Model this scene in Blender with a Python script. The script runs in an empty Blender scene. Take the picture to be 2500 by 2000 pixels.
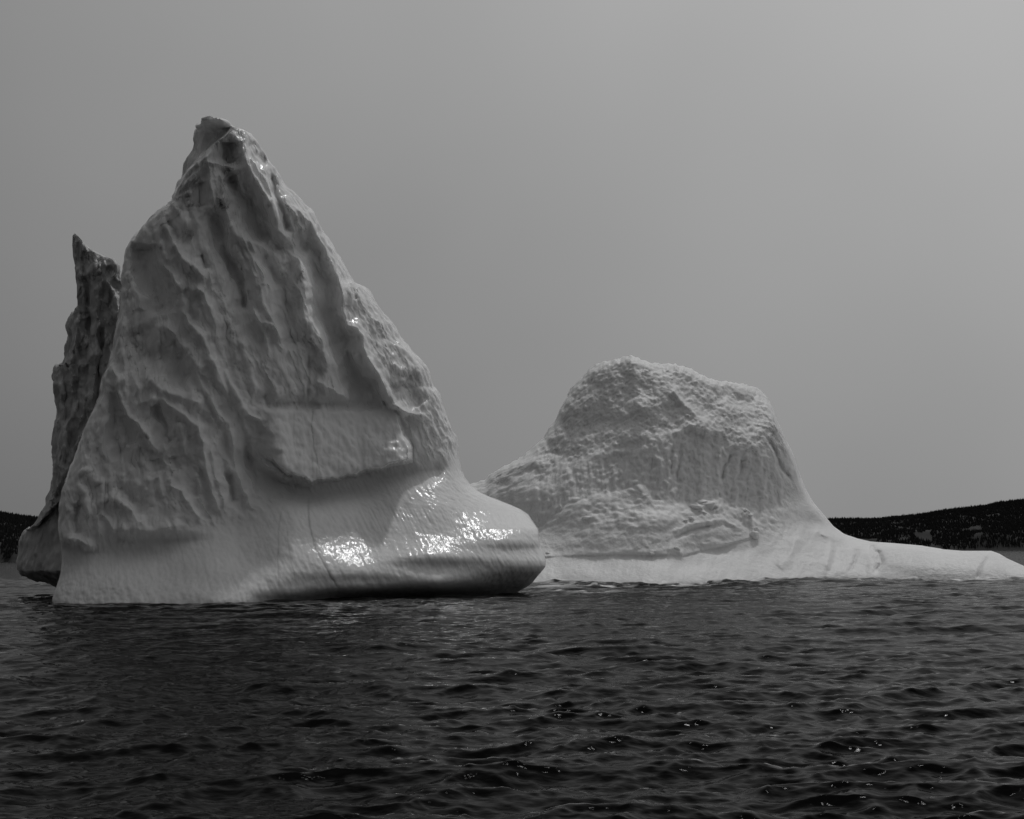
import bpy, math
import numpy as np
from mathutils import Matrix, Vector

S = bpy.context.scene
COL = S.collection
R = math.radians

# ------------------------------------------------------------------ camera
F = 3472.0                      # focal length in pixels of the 2500 x 2000 photograph
CAM_H = 3.7
PITCH, ROLL = R(5.82), R(-0.65)
camd = bpy.data.cameras.new("camera")
camd.sensor_fit = 'HORIZONTAL'; camd.sensor_width = 36.0; camd.lens = 36.0 * F / 2500.0
camd.clip_start = 0.5; camd.clip_end = 30000
cam = bpy.data.objects.new("camera", camd); COL.objects.link(cam)
CM = Matrix.Rotation(math.pi / 2 + PITCH, 4, 'X') @ Matrix.Rotation(ROLL, 4, 'Z')
cam.matrix_world = Matrix.Translation((0, 0, CAM_H)) @ CM
S.camera = cam
CR = np.array([[CM[i][j] for j in range(3)] for i in range(3)])

# ------------------------------------------------------------------ sun and sky
SUN_AZ, SUN_EL = R(22), R(57)   # azimuth to the right of the view direction
sdir = np.array([math.sin(SUN_AZ) * math.cos(SUN_EL), math.cos(SUN_AZ) * math.cos(SUN_EL), math.sin(SUN_EL)])
sund = bpy.data.lights.new("sun", 'SUN'); sund.energy = 0.9; sund.angle = R(3.2); sund.color = (1, 1, 1)
sun = bpy.data.objects.new("sun", sund); COL.objects.link(sun)
sun.rotation_euler = Vector(sdir).to_track_quat('Z', 'Y').to_euler()

W = bpy.data.worlds.new("World"); S.world = W; W.use_nodes = True
nt = W.node_tree; nt.nodes.clear()
def N(t, **k):
    n = nt.nodes.new(t)
    for a, b in k.items(): setattr(n, a, b)
    return n
def L(a, b): nt.links.new(a, b)
def mth(op, a, b=None, c=None):
    n = N('ShaderNodeMath', operation=op)
    for i, v in enumerate((a, b, c)):
        if v is None: continue
        if isinstance(v, (int, float)): n.inputs[i].default_value = v
        else: L(v, n.inputs[i])
    return n.outputs[0]
sky = N('ShaderNodeTexSky', sky_type='NISHITA', sun_disc=False, sun_elevation=SUN_EL, sun_rotation=SUN_AZ)
sky.dust_density = 3.0
bw = N('ShaderNodeRGBToBW'); L(sky.outputs[0], bw.inputs[0])
tc = N('ShaderNodeTexCoord')
dot = N('ShaderNodeVectorMath', operation='DOT_PRODUCT'); L(tc.outputs['Generated'], dot.inputs[0]); dot.inputs[1].default_value = (math.sin(R(36)) * math.cos(R(48)), math.cos(R(36)) * math.cos(R(48)), math.sin(R(48)))   # the brightest part of the thin cloud, round the sun
ang = mth('ARCCOSINE', mth('MINIMUM', mth('MAXIMUM', dot.outputs['Value'], -1.0), 1.0))
glow = mth('MULTIPLY', mth('EXPONENT', mth('MULTIPLY', mth('MULTIPLY', ang, ang), -1.1)), 0.545)
noi = N('ShaderNodeTexNoise'); noi.inputs['Scale'].default_value = 2.8; noi.inputs['Detail'].default_value = 3; noi.inputs['Roughness'].default_value = 0.45
L(tc.outputs['Generated'], noi.inputs['Vector'])
veil = mth('ADD', 0.83, mth('MULTIPLY', noi.outputs['Fac'], 0.34))
tot = mth('ADD', mth('MULTIPLY', mth('ADD', glow, 0.03), veil), mth('MULTIPLY', bw.outputs[0], 0.0012))
bg = N('ShaderNodeBackground'); L(tot, bg.inputs['Color']); bg.inputs['Strength'].default_value = 1.0
wo = N('ShaderNodeOutputWorld'); L(bg.outputs[0], wo.inputs[0])

S.view_settings.view_transform = 'Standard'; S.view_settings.look = 'None'
S.view_settings.exposure = 0.0; S.view_settings.gamma = 1.0
S.render.engine = 'CYCLES'

# ------------------------------------------------------------------ numpy helpers
rng = np.random.default_rng(7)
PERM = rng.permutation(4096)
GR = rng.normal(size=(4096, 3)); GR /= np.linalg.norm(GR, axis=1)[:, None]
def perlin(p):
    """gradient noise of an (n,3) array, about -1..1"""
    i = np.floor(p).astype(np.int64); f = p - i
    w = f * f * f * (f * (f * 6 - 15) + 10)
    out = 0
    for dx in (0, 1):
        hx = PERM[(i[:, 0] + dx) & 4095]
        for dy in (0, 1):
            hy = PERM[(hx + i[:, 1] + dy) & 4095]
            for dz in (0, 1):
                h = PERM[(hy + i[:, 2] + dz) & 4095]
                g = GR[h]
                d = g[:, 0] * (f[:, 0] - dx) + g[:, 1] * (f[:, 1] - dy) + g[:, 2] * (f[:, 2] - dz)
                out = out + d * (w[:, 0] if dx else 1 - w[:, 0]) * (w[:, 1] if dy else 1 - w[:, 1]) * (w[:, 2] if dz else 1 - w[:, 2])
    return out * 1.6
def P3(a, b, c=0.0):
    a = np.asarray(a, float); sh = a.shape
    p = np.stack([a.ravel(), np.broadcast_to(b, sh).ravel(), np.broadcast_to(c, sh).ravel()], 1)
    return perlin(p).reshape(sh)
def fbm(a, b, c=0.0, o=4, g=0.5):
    s = 0; am = 1.0
    for k in range(o):
        s = s + am * P3(a * 2 ** k, b * 2 ** k, (np.asarray(c) * 2 ** k) + 11.3 * k); am *= g
    return s
def ridged(a, b, c=0.0, o=4, g=0.5):
    s = 0; am = 1.0; w = 1.0
    for k in range(o):
        n = (1 - np.abs(P3(a * 2 ** k, b * 2 ** k, (np.asarray(c) * 2 ** k) + 7.7 * k))) ** 2
        s = s + am * n * w; w = np.clip(n, 0, 1); am *= g
    return s
def sst(x, a, b):
    t = np.clip((x - a) / (b - a), 0, 1); return t * t * (3 - 2 * t)
def pl(x, pts):
    pts = np.array(pts, float); return np.interp(x, pts[:, 0], pts[:, 1])
def pls(x, pts, s=10):
    """softened piecewise-linear"""
    return sum(pl(x + d * s, pts) for d in (-1, -.5, 0, .5, 1)) / 5
def unproj(u, v, Y):
    x = (u - 1250) / F; y = (1000 - v) / F
    d = np.stack([x, y, -np.ones_like(x)], -1) @ CR.T
    k = Y / d[..., 1]
    p = d * k[..., None]; p[..., 2] += CAM_H
    return p
def seg_field(U, V, pts):
    """distance to a polyline, signed side (+ right of travel), parameter 0..1"""
    best = np.full(U.shape, 1e9); side = np.zeros(U.shape); par = np.zeros(U.shape)
    pts = np.array(pts, float); sl = np.hypot(*(pts[1:] - pts[:-1]).T); cum = np.concatenate([[0], np.cumsum(sl)])
    for k in range(len(pts) - 1):
        a, b = pts[k], pts[k + 1]; d = b - a; l2 = d @ d
        t = np.clip(((U - a[0]) * d[0] + (V - a[1]) * d[1]) / l2, 0, 1)
        ex = U - a[0] - t * d[0]; ey = V - a[1] - t * d[1]
        dist = np.hypot(ex, ey); m = dist < best
        best = np.where(m, dist, best); side = np.where(m, np.sign(-(ex * d[1] - ey * d[0])), side)
        par = np.where(m, (cum[k] + t * sl[k]) / cum[-1], par)
    return best, side, par
def mesh_obj(name, verts, faces, mat, parent=None, smooth=True):
    me = bpy.data.meshes.new(name)
    verts = np.ascontiguousarray(verts.reshape(-1, 3), dtype=np.float32); nf, k = faces.shape
    me.vertices.add(len(verts)); me.vertices.foreach_set('co', verts.ravel())
    me.loops.add(nf * k); me.loops.foreach_set('vertex_index', faces.astype(np.int32).ravel())
    me.polygons.add(nf)
    me.polygons.foreach_set('loop_start', np.arange(0, nf * k, k, dtype=np.int32))
    me.polygons.foreach_set('loop_total', np.full(nf, k, dtype=np.int32))
    me.polygons.foreach_set('use_smooth', np.full(nf, smooth))
    me.update(calc_edges=True); me.validate()
    if mat: me.materials.append(mat)
    o = bpy.data.objects.new(name, me); COL.objects.link(o)
    if parent: o.parent = parent
    return o
def grid_faces(nr, nc, wrap=False, flip=False):
    idx = np.arange(nr * nc).reshape(nr, nc)
    if wrap: idx = np.concatenate([idx, idx[:, :1]], 1)
    a, b, c, d = idx[:-1, :-1], idx[:-1, 1:], idx[1:, 1:], idx[1:, :-1]
    f = np.stack([a, b, c, d] if flip else [a, d, c, b], -1).reshape(-1, 4)
    return f
def grid_normals(P):
    du = np.gradient(P, axis=1); dv = np.gradient(P, axis=0)
    n = np.cross(du, dv); return n / (np.linalg.norm(n, axis=-1, keepdims=True) + 1e-9)
def attr(o, name, vals):
    a = o.data.attributes.new(name, 'FLOAT', 'POINT'); a.data.foreach_set('value', np.ascontiguousarray(vals.ravel(), dtype=np.float32))
def tag(o, label=None, cat=None, group=None, kind=None):
    for k, v in (('label', label), ('category', cat), ('group', group), ('kind', kind)):
        if v: o[k] = v
    return o

# ------------------------------------------------------------------ materials (the photograph is monochrome)
def new_mat(name):
    m = bpy.data.materials.new(name); m.use_nodes = True
    b = m.node_tree.nodes['Principled BSDF']; return m, m.node_tree, b
def ice_mat(name, base, rough, bump_list, sss=0.0, seam=True, var=0.06):
    m, t, b = new_mat(name)
    nd, lk = t.nodes, t.links
    g = nd.new('ShaderNodeTexCoord')
    b.inputs['Roughness'].default_value = rough; b.inputs['IOR'].default_value = 1.31; b.inputs['Specular IOR Level'].default_value = .13
    n = nd.new('ShaderNodeTexNoise'); n.inputs['Scale'].default_value = 0.25; n.inputs['Detail'].default_value = 6; n.inputs['Roughness'].default_value = 0.6
    lk.new(g.outputs['Object'], n.inputs['Vector'])
    mr = nd.new('ShaderNodeMapRange'); mr.inputs['From Min'].default_value = 0.3; mr.inputs['From Max'].default_value = 0.7
    mr.inputs['To Min'].default_value = base - var; mr.inputs['To Max'].default_value = base + var
    lk.new(n.outputs['Fac'], mr.inputs['Value']); col = mr.outputs['Result']
    if seam:
        a = nd.new('ShaderNodeAttribute'); a.attribute_name = 'seam'
        mu = nd.new('ShaderNodeMath'); mu.operation = 'MULTIPLY_ADD'; mu.inputs[1].default_value = -0.38; mu.inputs[2].default_value = 1.0
        lk.new(a.outputs['Fac'], mu.inputs[0])
        m2 = nd.new('ShaderNodeMath'); m2.operation = 'MULTIPLY'; lk.new(col, m2.inputs[0]); lk.new(mu.outputs[0], m2.inputs[1]); col = m2.outputs[0]
    lk.new(col, b.inputs['Base Color'])
    prev = None
    for (sc, st, dist, stretch) in bump_list:
        mp = nd.new('ShaderNodeMapping'); mp.inputs['Scale'].default_value = stretch
        mp.inputs['Rotation'].default_value = (0, R(14), 0)
        lk.new(g.outputs['Object'], mp.inputs['Vector'])
        n = nd.new('ShaderNodeTexNoise'); n.inputs['Scale'].default_value = sc; n.inputs['Detail'].default_value = 4; n.inputs['Roughness'].default_value = 0.55
        lk.new(mp.outputs[0], n.inputs['Vector'])
        bp = nd.new('ShaderNodeBump'); bp.inputs['Strength'].default_value = st; bp.inputs['Distance'].default_value = dist
        lk.new(n.outputs['Fac'], bp.inputs['Height'])
        if prev: lk.new(prev, bp.inputs['Normal'])
        prev = bp.outputs[0]
    lk.new(prev, b.inputs['Normal'])
    if sss > 0:
        b.inputs['Subsurface Weight'].default_value = sss
        b.inputs['Subsurface Radius'].default_value = (1, 1, 1); b.inputs['Subsurface Scale'].default_value = 0.55
    return m
M_ICE = ice_mat('wet_glacier_ice', 0.92, 0.13, [(1.6, 0.10, 0.18, (1, 1, .35)), (4.5, 0.42, 0.05, (1, 1, .4))], sss=.6)
M_FIN = ice_mat('shaded_glacier_ice', 0.58, 0.3, [(1.2, 0.9, 0.25, (1, 1, .4)), (4.0, 0.6, 0.06, (1, 1, 1))], sss=.4, seam=False, var=0.10)  # rear fin: its shade is put into the darker base colour, along with dirty ice
M_SNOW = ice_mat('crusted_snow_ice', 0.91, 0.45, [(0.9, 0.4, 0.3, (1, 1, .8)), (3.0, 0.7, 0.08, (1, 1, 1))], sss=.6)

# ------------------------------------------------------------------ big iceberg, front wall
LEFT = [(284,514),(285,505),(286.5,497),(288,492),(289,491),(302,488),(307,480),(322,477),(340,474),(350,475),(368,471),(374,466),(386,455),(400,450),(425,446),(435,444),(450,432),(470,427),(490,419),
        (494,415),(502,405),(510,390),(527,372),(542,360),(560,345),(578,330),(595,318),(605,312),(620,307),(640,304),(672,298),(700,296),(740,291),(765,288),(790,284),
        (820,280),(845,277),(870,272),(883,266),(900,260),(920,252),(960,246),(985,236),(1005,226),(1035,214),(1065,203),(1090,192),(1120,180),(1160,165),(1200,152),
        (1235,145),(1280,142),(1312,145),(1350,150),(1380,150),(1402,147),(1418,142),(1440,135),(1460,128),(1470,127),(1480,130),(1500,135),(1560,150)]
RIGHT = [(284,517),(285,528),(286.5,538),(288,543),(293,550),(303,560),(312,568),(314,590),(320,600),(330,615),(342,625),(358,634),(368,642),(380,651),(390,655),(405,665),(412,672),(425,680),
        (440,688),(453,697),(465,712),(478,727),(495,740),(508,755),(520,765),(535,772),(550,780),(565,787),(582,800),(598,810),(620,822),(640,833),(665,850),(680,858),
        (688,865),(695,880),(700,890),(717,905),(730,915),(748,925),(762,935),(778,950),(790,960),(805,968),(825,978),(842,995),(858,1010),(873,1025),(895,1040),
        (912,1048),(935,1055),(945,1058),(952,1068),(965,1075),(980,1080),(1000,1085),(1030,1095),(1055,1105),(1078,1115),(1120,1122),(1150,1128),(1170,1138),
        (1185,1150),(1202,1172),(1215,1200),(1230,1240),(1243,1270),(1256,1290),(1275,1302),(1292,1314),(1305,1316),(1313,1315),(1335,1320),(1350,1328),(1370,1333),
        (1383,1332),(1393,1325),(1408,1312),(1425,1298),(1437,1280),(1448,1260),(1456,1240),(1480,1180),(1560,1000)]
FOOT = [(100,1348),(160,1345),(220,1362),(300,1340),(450,1305),(600,1290),(680,1235),(760,1195),(850,1175),(1000,1150),(1130,1120),(1300,1100)]
WLY = [(130,118),(500,118),(700,121),(900,126),(1100,129),(1300,131)]
# setback from the waterline (m), tables of (row, setback) for some columns
SB = {
 140: [(285,17),(600,11.5),(800,9),(1000,6.5),(1200,4.2),(1290,2.8),(1325,2.7),(1345,3.4),(1370,3.2),(1400,2.2),(1440,.7),(1477,-.2),(1520,-1),(1560,-1)],
 400: [(285,17),(600,12.5),(800,10.5),(1000,8.6),(1200,6.4),(1290,5.2),(1305,5.4),(1318,6.4),(1350,5.7),(1400,3.2),(1440,1.0),(1470,0),(1520,-1),(1560,-1)],
 580: [(285,16),(600,12.4),(800,11.0),(1000,9.8),(1200,9.0),(1240,8.8),(1275,8.2),(1300,7.6),(1350,5.2),(1400,2.6),(1440,1.0),(1466,0),(1520,-.5),(1560,-1)],
 720: [(285,15.5),(600,12.5),(800,11.2),(960,10.4),(1010,11.2),(1150,11.2),(1185,11.2),(1215,9.6),(1260,6.6),(1300,4.7),(1350,2.8),(1400,1.3),(1430,1.0),(1445,.8),(1456,1.2),(1470,2.4),(1560,2)],
 880: [(285,15),(600,12.5),(800,11.2),(960,10.4),(1010,11.2),(1130,11.2),(1160,11.6),(1190,10),(1220,8.2),(1250,6.9),(1300,4.6),(1350,2.1),(1385,.1),(1400,-.5),(1410,-.6),(1420,-.5),(1434,-1.0),(1446,.0),(1462,3.5),(1560,4)],
 1060:[(285,14.5),(800,11),(900,10),(1000,9.2),(1100,8.4),(1150,7.5),(1200,6.2),(1250,4.9),(1300,2.9),(1340,.8),(1362,-.5),(1375,-.2),(1386,-.3),(1412,-1.6),(1426,-1.7),(1442,-.4),(1458,3.5),(1560,4)],
 1260:[(285,14.5),(1000,11.5),(1100,11),(1180,10.0),(1220,8.8),(1245,7.0),(1290,2.2),(1312,.8),(1325,.2),(1345,.3),(1368,-.7),(1388,-1.2),(1405,-.9),(1425,.4),(1445,3),(1560,6)],
}
def table(U, V, T):
    ks = sorted(T); cols = [pls(V, T[k], 9) for k in ks]
    out = np.where(U <= ks[0], cols[0], 0.0)
    for i in range(len(ks) - 1):
        t = sst(U, ks[i], ks[i + 1]) * .5 + np.clip((U - ks[i]) / (ks[i + 1] - ks[i]), 0, 1) * .5
        out = np.where((U > ks[i]) & (U <= ks[i + 1]), cols[i] * (1 - t) + cols[i + 1] * t, out)
    return np.where(U > ks[-1], cols[-1], out)

# crests (+) and gullies (-): points, half-width px, metres, sharpness
STROKES = [
 ([(567,322),(592,368),(604,400),(618,422),(632,445),(645,470),(665,500),(674,535),(682,558),(697,578),(712,600),(724,630),(736,665),(746,705),(754,745),(764,785),(776,815),(790,850),(802,895),(806,915)], 20, 2.0, 1.2),
 ([(645,405),(653,430),(662,470),(672,505),(680,540)], 9, .8, 1.2),
 ([(612,385),(628,405),(640,425),(655,455),(672,490)], 7, .6, 1.2),
 ([(615,420),(622,450),(640,480),(655,505)], 8, .6, 1.3),
 ([(510,405),(512,450),(520,492)], 8, .8, 1.2),
 ([(525,420),(540,440),(550,470),(562,500)], 9, .7, 1.3),
 ([(540,478),(548,508),(558,538)], 5, .7, 1.3),
 ([(556,538),(580,570),(605,585),(640,602),(656,622)], 12, .8, 1.4),
 ([(500,395),(540,402),(570,408),(590,440),(606,470)], 8, .7, 1.2),
 ([(565,322),(530,352),(500,385),(470,412),(440,450),(420,490)], 7, .8, 1.1),
 ([(500,402),(470,430),(440,465),(422,490)], 6, .6, 1.1),
 ([(420,493),(445,478),(470,466)], 7, .5, 1.2),
 ([(422,495),(430,510),(442,524)], 8, .7, 1.3),
 ([(400,508),(400,545),(415,575),(430,600),(450,630),(475,655),(512,678)], 12, 1.1, 1.3),
 ([(385,530),(395,560),(390,590),(400,620),(410,640)], 10, .6, 1.4),
 ([(380,632),(410,660),(440,700),(456,725),(475,760)], 9, .5, 1.4),
 ([(400,650),(430,690),(448,740),(468,795),(505,845),(516,880),(530,925),(560,955)], 14, .9, 1.3),
 ([(472,698),(500,712),(518,760),(528,800),(536,830)], 16, .9, 1.4),
 ([(395,795),(425,810),(445,845),(470,880),(490,910)], 10, .7, 1.3),
 ([(455,880),(480,915),(505,960),(530,1000),(560,1035)], 10, .7, 1.3),
 ([(515,870),(540,920),(560,965)], 6, .5, 1.3),
 ([(545,900),(575,955),(600,1000),(640,1030)], 9, .6, 1.4),
 ([(620,750),(640,790),(680,805),(700,830)], 12, .7, 1.4),
 ([(640,690),(645,740),(660,780)], 14, .5, 1.5),
 ([(575,640),(592,680),(605,720),(610,745)], 6, .5, 1.3),
 ([(620,635),(640,670),(645,700)], 7, .6, 1.3),
 ([(590,830),(600,880),(615,930),(640,965)], 12, .5, 1.5),
 ([(765,920),(790,940),(820,955),(850,975)], 12, .8, 1.4),
 ([(300,768),(298,820),(296,880),(300,930),(312,970)], 11, .9, 1.3),
 ([(330,690),(342,730),(338,765)], 12, .5, 1.5),
 ([(268,888),(284,925),(290,955),(302,985),(312,1010),(335,1035),(360,1070),(380,1100)], 13, 1.5, 1.3),
 ([(312,900),(335,950),(345,985)], 9, .5, 1.4),
 ([(360,925),(400,955),(430,962),(470,975),(495,988)], 15, .9, 1.4),
 ([(350,978),(400,980),(425,1000),(455,1020),(480,1045),(495,1080),(503,1130),(520,1200),(545,1260)], 12, 1.0, 1.3),
 ([(560,1030),(572,1090),(582,1150),(598,1200),(620,1245)], 9, .8, 1.3),
 ([(515,1090),(528,1160),(545,1210),(556,1252)], 8, .7, 1.3),
 ([(430,1040),(450,1080),(455,1110)], 8, .5, 1.4),
 ([(355,1170),(385,1165),(392,1190),(400,1220)], 9, .5, 1.4),
 ([(410,1180),(445,1205),(470,1245),(490,1262)], 10, .6, 1.4),
 ([(262,950),(262,1010),(258,1060),(252,1110)], 9, .9, 1.3),
 ([(190,1165),(212,1150),(222,1180),(248,1185),(250,1240)], 9, .5, 1.4),
 ([(195,1175),(210,1215),(222,1260)], 9, .6, 1.4),
 ([(270,1218),(300,1230),(330,1255),(350,1280)], 13, .7, 1.4),
 ([(245,1250),(262,1275),(280,1300)], 8, .5, 1.4),
 ([(160,1322),(185,1320),(215,1338),(200,1350)], 12, .7, 1.5),
 ([(300,1300),(340,1290),(370,1296),(420,1290)], 12, .5, 1.4),
 ([(310,1140),(330,1165),(340,1190)], 14, .5, 1.6),
 # right, sunlit shoulder crest
 ([(640,325),(668,365),(690,405)], 12, .5, 1.3),
 ([(697,470),(715,500),(735,520),(758,545),(775,575),(790,600),(806,640),(822,680),(835,720),(838,760),(848,790),(870,795),(882,815),(890,850),(905,885),(925,920),(945,952),(960,985),(985,1003),(1035,1012)], 16, 2.0, 1.2),
 ([(850,640),(865,690),(885,730),(900,760),(930,790)], 9, .6, 1.4),
 ([(700,475),(705,500),(720,520),(728,545),(740,560)], 6, .6, 1.3),
 ([(960,870),(970,900),(960,930),(985,925),(1010,935),(1030,960),(1045,1000)], 10, .5, 1.3),
 # gullies
 ([(562,345),(560,375),(568,395)], 22, -1.9, 2),
 ([(615,350),(640,385),(655,400)], 14, -1.0, 2),
 ([(560,425),(590,470),(612,505),(640,560),(655,590)], 24, -1.6, 2),
 ([(490,445),(495,480),(500,510)], 14, -1.1, 2),
 ([(662,425),(670,460),(682,500),(694,540),(706,562)], 9, -1.5, 2),
 ([(410,540),(425,570),(438,585)], 10, -.9, 2),
 ([(455,575),(470,580)], 12, -.8, 2),
 ([(350,590),(345,630),(365,680),(390,720),(400,770)], 34, -2.2, 2.2),
 ([(500,520),(530,560),(555,620),(572,670),(590,720),(600,770)], 20, -1.6, 2),
 ([(440,700),(460,740),(480,790)], 10, -.9, 2),
 ([(490,620),(505,650)], 10, -.8, 2),
 ([(635,610),(650,640),(690,700),(700,780),(720,860)], 20, -1.1, 2),
 ([(700,640),(690,600),(760,610),(775,680),(800,760),(830,830),(855,900),(880,950),(930,985)], 32, -2.3, 2.2),
 ([(770,760),(790,800),(820,850)], 16, -.8, 2),
 ([(868,690),(872,715),(876,730)], 9, -.7, 2),
 ([(845,745),(852,780)], 9, -.8, 2),
 ([(330,800),(360,860),(420,880),(470,930)], 30, -1.0, 2.2),
 ([(420,830),(450,870)], 16, -.7, 2),
 ([(282,960),(283,1020),(287,1080),(300,1115)], 15, -1.2, 2),
 ([(300,1010),(310,1060),(325,1090)], 12, -1.2, 2),
 ([(375,990),(392,1020),(405,1065),(420,1085)], 14, -1.0, 2),
 ([(375,1115),(380,1150)], 18, -.5, 2),
 ([(295,1190),(340,1220),(350,1250)], 18, -.7, 2),
 ([(188,1225),(185,1270),(192,1310)], 14, -1.3, 2),
 ([(425,1110),(430,1140)], 12, -.8, 2),
 ([(560,1150),(575,1230)], 8, -.9, 2),
 ([(600,1060),(610,1130),(630,1190)], 10, -.8, 2),
 ([(990,925),(1008,950),(1030,985)], 24, -.8, 3),
 ([(960,935),(968,955)], 8, -.8, 2),
 ([(640,960),(660,1000),(630,1070)], 14, -.8, 2),
 ([(660,992),(760,990),(950,1000)], 16, -.9, 2),
]
BUMPS = [(450,545,14,26,.9),(562,330,10,10,.3),(1000,905,28,14,.3),(690,1090,35,20,.25),(1290,1275,25,14,.3),(1190,1310,50,12,.25)]
SEAMS = [([(753,1215),(752,1250),(757,1290),(770,1340),(790,1375),(805,1405),(825,1435),(828,1450)], 2.2, 1.0),
         ([(766,990),(758,1040),(765,1090),(778,1140),(784,1165)], 2.0, .7),
         ([(753,860),(756,905),(752,960),(750,985)], 3.5, .8),
         ([(690,1230),(680,1290),(678,1360),(680,1440)], 1.6, .45),
         ([(700,1290),(706,1350),(722,1420)], 1.4, .35),
         ([(718,1000),(717,1060),(722,1110)], 1.6, .4),
         ([(885,1040),(905,1080),(935,1120)], 1.5, .35),
         ([(430,1300),(440,1340),(450,1375)], 1.5, .3),
         ([(866,1260),(880,1300),(900,1340)], 1.6, .3)]

def main_relief(U, V):
    """metres towards the camera, extra to the base setback; returns relief, seam"""
    wu = U + 9 * P3(U / 70, V / 90, 3.1) + 4 * P3(U / 25, V / 30, 9.1); wv = V + 9 * P3(U / 70, V / 90, 5.7) + 4 * P3(U / 25, V / 30, 1.1)
    ft = pls(U, FOOT, 20) + 6 * P3(U / 40, V / 400, 2.2)
    wall = 1 - sst(V, ft - 22, ft + 6)
    r = np.zeros(U.shape)
    for pts, w, amp, p in STROKES:
        xs = [q[0] for q in pts]; ys = [q[1] for q in pts]; m = 4 * w + 15
        box = (wu > min(xs) - m) & (wu < max(xs) + m) & (wv > min(ys) - m) & (wv < max(ys) + m)
        if not box.any(): continue
        d, sd, par = seg_field(wu[box], wv[box], pts)
        end = np.clip(np.minimum(par, 1 - par) * 9 + .25, 0, 1)
        r[box] += (1.25 if amp < 0 and w >= 20 else .95) * amp * end * np.exp(-(d / w) ** p)
    for x, y, a, b, amp in BUMPS:
        q = ((U - x) / a) ** 2 + ((V - y) / b) ** 2
        r += amp * np.exp(-q ** 1.5)
    # streaked relief that follows the run-off direction (down and to the right)
    c, s = math.cos(R(18)), math.sin(R(18))
    A = wu - .10 * (wv - 900) - .26 * (wv - 620) * sst(U, 330, 760); B = wv + .2 * wu
    lean = sst(U, 150, 900)
    big = ridged(A / 95, B / 300, 1.7, 3, .5) - 1.0
    mid = ridged(A / 30, B / 120, 4.4, 3, .55) - 1.0
    fin = fbm(A / 13, B / 24, 8.8, 4, .6)
    rib = (ridged(A / 15, B / 75, 12.4, 2, .5) - .8) * (.5 + .5 * P3(U / 120, V / 120, 14.))
    rightlit = sst(U - pl(V, [(300,640),(460,697),(600,790),(720,835),(800,860),(900,905),(1000,985),(1060,1010)]), 0, 40)
    n = (0.16 * big + 0.27 * mid + .20 * fbm(wu / 42, wv / 60, 21.4, 3, .5) + .05 * fbm(wu / 15, wv / 34, 31.4, 3, .6)) * (1 - .65 * rightlit) + .17 * rib + (.05 + .14 * np.clip(mid + .5, 0, 1)) * fin
    # upper left facet that turns away
    d, sd, _ = seg_field(U, V, [(585,300),(569,318),(520,355),(500,375),(470,405),(445,440),(418,492),(400,520)])
    left = np.where(V < 500, np.where(sd > 0, 1, -1) * d, -50)
    fac = sst(left, -1, 5) * sst(V, 290, 325) * (.8 + .045 * np.maximum(590 - U, 0))
    r = (r + n * (1 - .6 * sst(left, 0, 5))) * wall - np.minimum(fac, 7)
    # ledge block
    top = 1 - sst(V, 0, 0)
    bot = pl(U, [(620,1085),(650,1112),(700,1150),(760,1174),(850,1160),(1000,1122),(1020,1118)]) + 5 * P3(U / 22, 0 * V, 3.3) + 2 * P3(U / 7, 0 * V, 5.3)
    rise = np.clip((V - 985) / (bot - 985), 0, 1)
    cut = 1 - sst(V, bot - 3, bot + 9)
    lft = sst(U + (V - 1050) * -.15 + 6 * P3(V / 18, 0 * V, 2.7), 615, 690)
    rx = pl(V, [(985,960),(1040,980),(1060,985),(1090,1000),(1140,1003)]) + 2 * P3(V / 12, 0 * V, 6.1)
    rgt = 1 - sst(U, rx - 5, rx + 7)
    led = 4.4 * rise * cut * lft * rgt
    inside = sst(V, 990, 1010) * cut * lft * rgt
    r = r * (1 - .8 * inside) + led + inside * (.10 * fbm(U / 22, V / 22, 2.2, 3))
    # overhanging lip below the left part of the ledge
    d, _, _ = seg_field(U, V, [(640,1130),(690,1165),(750,1178)])
    r += .8 * np.exp(-(d / 9) ** 2) * wall
    d, _, _ = seg_field(U, V, [(600,1120),(650,1165),(760,1205),(880,1190),(1000,1160),(1060,1150)])
    r -= 1.6 * np.exp(-(d / 26) ** 2)
    # foot: melt streaks, scallops near the waterline, fine flutes under the ledge
    foot = 1 - wall
    A2 = U - (V - 1300) * (.15 + .35 * lean)
    st = fbm(A2 / 9, V / 34, 5.5, 3, .5)
    flute = P3(A2 / 5.0, V / 60, 7.5) * sst(V, 1165, 1195) * (1 - sst(V, 1250, 1310)) * sst(U, 560, 700)
    low = sst(V, 1380, 1440) * (1 - sst(U, 250, 620) * .85)
    sc = fbm(U / 17, V / 17, 6.5, 3)
    r += foot * (.045 * st + .07 * flute + (.035 + .10 * low) * sc + .35 * P3(U / 160, V / 70, 8.1))
    shoulder = rightlit * wall
    r += shoulder * (.10 * fbm(A / 9, B / 16, 3.9, 3))
    crk = np.zeros(U.shape)
    for pts, w, a in SEAMS:
        xs = [q[0] for q in pts]; ys = [q[1] for q in pts]
        box = (U > min(xs) - 20) & (U < max(xs) + 20) & (V > min(ys) - 20) & (V < max(ys) + 20)
        d, _, par = seg_field(U[box] + 2 * P3(U[box] / 14, V[box] / 14, 1.), V[box], pts)
        g = a * np.exp(-(d / w) ** 2) * np.clip(np.minimum(par, 1 - par) * 8 + .2, 0, 1)
        crk[box] = np.maximum(crk[box], g)
    r -= .09 * crk
    return r, crk

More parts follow.
